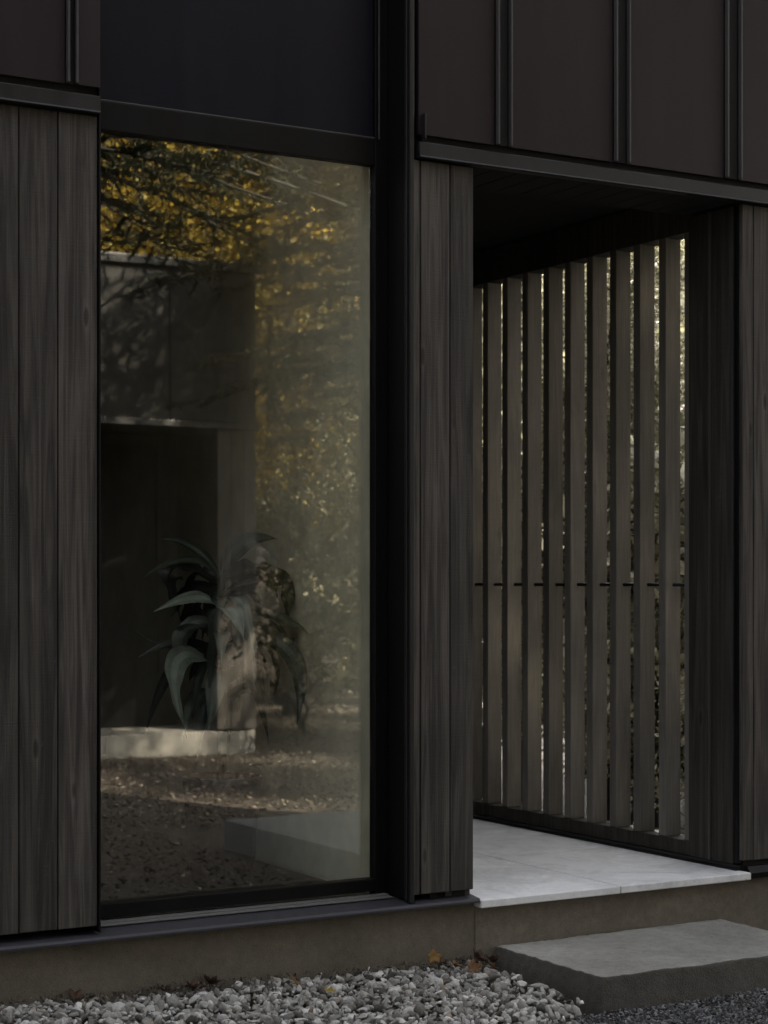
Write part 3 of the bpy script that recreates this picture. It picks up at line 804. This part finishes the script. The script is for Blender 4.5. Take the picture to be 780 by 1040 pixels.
for i, (x, y, s) in enumerate([(10.9, .5, .85), (13.8, -.2, .8), (12.0, 3.0, .8)]):
    c = copy_tree(r1); c.location = at(x, y); c.rotation_euler.z = 1.2 * i + .8; c.scale = (s, s, s)
    c['label'] = 'leafy tree beside the end of the house dappling the mirrored yard'; c['group'] = 'leafy trees beside the house'
# unseen conifers added right of the yard to break the sun on the studio
for i, (x, y, s) in enumerate([(14.4, -1.0, 1.0), (12.4, -4.4, .62)]):
    c = copy_tree(rg); c.location = at(x, y); c.rotation_euler.z = 2.3 * i + .6; c.scale = (s, s, s)
    c['label'] = 'unseen dark conifer added right of the yard to shade the mirrored studio'; c['group'] = 'added unseen conifers right of the yard'

# shrubs at the yard edge
s1 = broadleaf('shrub', at(8.7, -8.6), 1.7, .8, 2600, .035, M['leaf_mixed'], 'low pale shrub at the yard edge mirrored low in the window', 'shrub', 'pale shrubs at the yard edge', .05, 51)
for i, (x, y, s) in enumerate([(9.6, -9.6, 1.2), (10.4, -8.9, .9), (9.3, -11.2, 1.3), (11.4, -10.4, 1.4), (10.6, -12.2, 1.4), (12.2, -9.4, 1.1), (8.9, -10.4, .8), (12.9, -13.6, 1.6)]):
    c = copy_tree(s1); c.location = at(x, y); c.rotation_euler.z = 1.1 * i + .5; c.scale = (s, s, s)
s2 = broadleaf('understorey_shrub', at(7.6, 2.2), 2.0, .9, 3200, .04, M['leaf_green'], 'green shrub behind the slatted screen', 'shrub', 'shrubs behind the slatted screen', .04, 52)
for i, (x, y, s) in enumerate([(7.0, 2.2, 1.2), (7.45, 3.3, 1.4), (7.2, 4.5, 1.45), (7.9, 4.2, 1.4), (6.4, 1.4, .55), (6.7, 2.6, .65), (7.0, 3.0, .6), (7.9, 2.9, .55), (7.2, 4.3, .7), (8.9, 3.9, .7), (8.3, 5.2, .8), (6.9, 2.2, .5), (9.6, 5.6, 1.0), (7.6, 3.7, .5), (8.0, 4.4, .9), (7.4, 5.2, 1.1), (8.8, 6.2, 1.4), (10.0, 4.0, 1.2), (8.4, 3.4, 1.1), (7.3, 3.4, .8), (9.4, 2.4, 1.2), (9.0, 4.8, 1.3), (7.0, 1.6, .7)]):
    c = copy_tree(s2); c.location = at(x, y); c.rotation_euler.z = 1.4 * i + .2; c.scale = (s, s, s)

# leaf litter over the yard
rng = np.random.default_rng(77)
n = 90000
P = np.stack([rng.uniform(1.0, 15, n), rng.uniform(-14, -1.3, n), np.zeros(n)], 1)
keep = ~((P[:, 0] > 4.6) & (P[:, 0] < 6.7) & (P[:, 1] > -4.4) & (P[:, 1] < -1.9)) & ~((P[:, 0] < 7.8) & (P[:, 1] < SY + .05)) & ~((P[:, 0] < 5.5) & (P[:, 1] > -1.75))
P = P[keep]; P[:, 2] = [gz(a, b) + .012 + .02 * random.random() for a, b, _ in P]
V = leaf_quads(P, .015, .5)
tag(quads('leaf_litter', V, rng.random(len(P)) ** 1.2, M['litter']), 'dry brown leaf litter covering the yard mirrored in the window', 'leaf litter', None, 'stuff')

# ================================================================== light, sky, camera
EL, AZ = R(38), R(29)          # sun stands behind the house, to the right
w = bpy.data.worlds.new('World'); sc.world = w; w.use_nodes = True
nt = w.node_tree; bg = nt.nodes['Background']
sky = nt.nodes.new('ShaderNodeTexSky'); sky.sky_type = 'NISHITA'; sky.sun_disc = False
sky.sun_elevation = EL; sky.sun_rotation = AZ; sky.dust_density = 3.0; sky.air_density = 1.0; sky.ozone_density = 1.0
hs = nt.nodes.new('ShaderNodeHueSaturation'); hs.inputs['Saturation'].default_value = .2     # thin autumn haze
nt.links.new(sky.outputs[0], hs.inputs['Color']); nt.links.new(hs.outputs[0], bg.inputs['Color']); bg.inputs['Strength'].default_value = .13
sd = bpy.data.lights.new('sun', 'SUN'); sd.energy = 5.0; sd.angle = R(.55); sd.color = (1, .90, .74)
so = bpy.data.objects.new('sun', sd); COL.objects.link(so)
dirv = Vector((math.sin(AZ) * math.cos(EL), math.cos(AZ) * math.cos(EL), math.sin(EL)))
so.rotation_euler = dirv.to_track_quat('Z', 'Y').to_euler(); so.location = dirv * 30

cd = bpy.data.cameras.new('camera'); cam = bpy.data.objects.new('camera', cd); COL.objects.link(cam)
cam.location = (0, CYP, CZ); cam.rotation_euler = (R(90), 0, -YAW)
cd.sensor_fit = 'HORIZONTAL'; cd.sensor_width = 36; cd.lens = F_ / 780 * 36
cd.shift_y = (HZ - 520) / 780; cd.dof.use_dof = True; cd.dof.focus_distance = 7.0; cd.dof.aperture_fstop = 5.6; cd.clip_start = .05; cd.clip_end = 600
sc.camera = cam
sc.render.resolution_x, sc.render.resolution_y = 768, 1024
vs = sc.view_settings
vs.view_transform = 'Standard'; vs.look = 'None'; vs.gamma = 1; vs.exposure = 2.65; vs.use_curve_mapping = False
cy = sc.cycles
cy.max_bounces = 10; cy.transparent_max_bounces = 16; cy.diffuse_bounces = 4; cy.glossy_bounces = 4
cy.use_denoising = True; cy.sample_clamp_indirect = 6
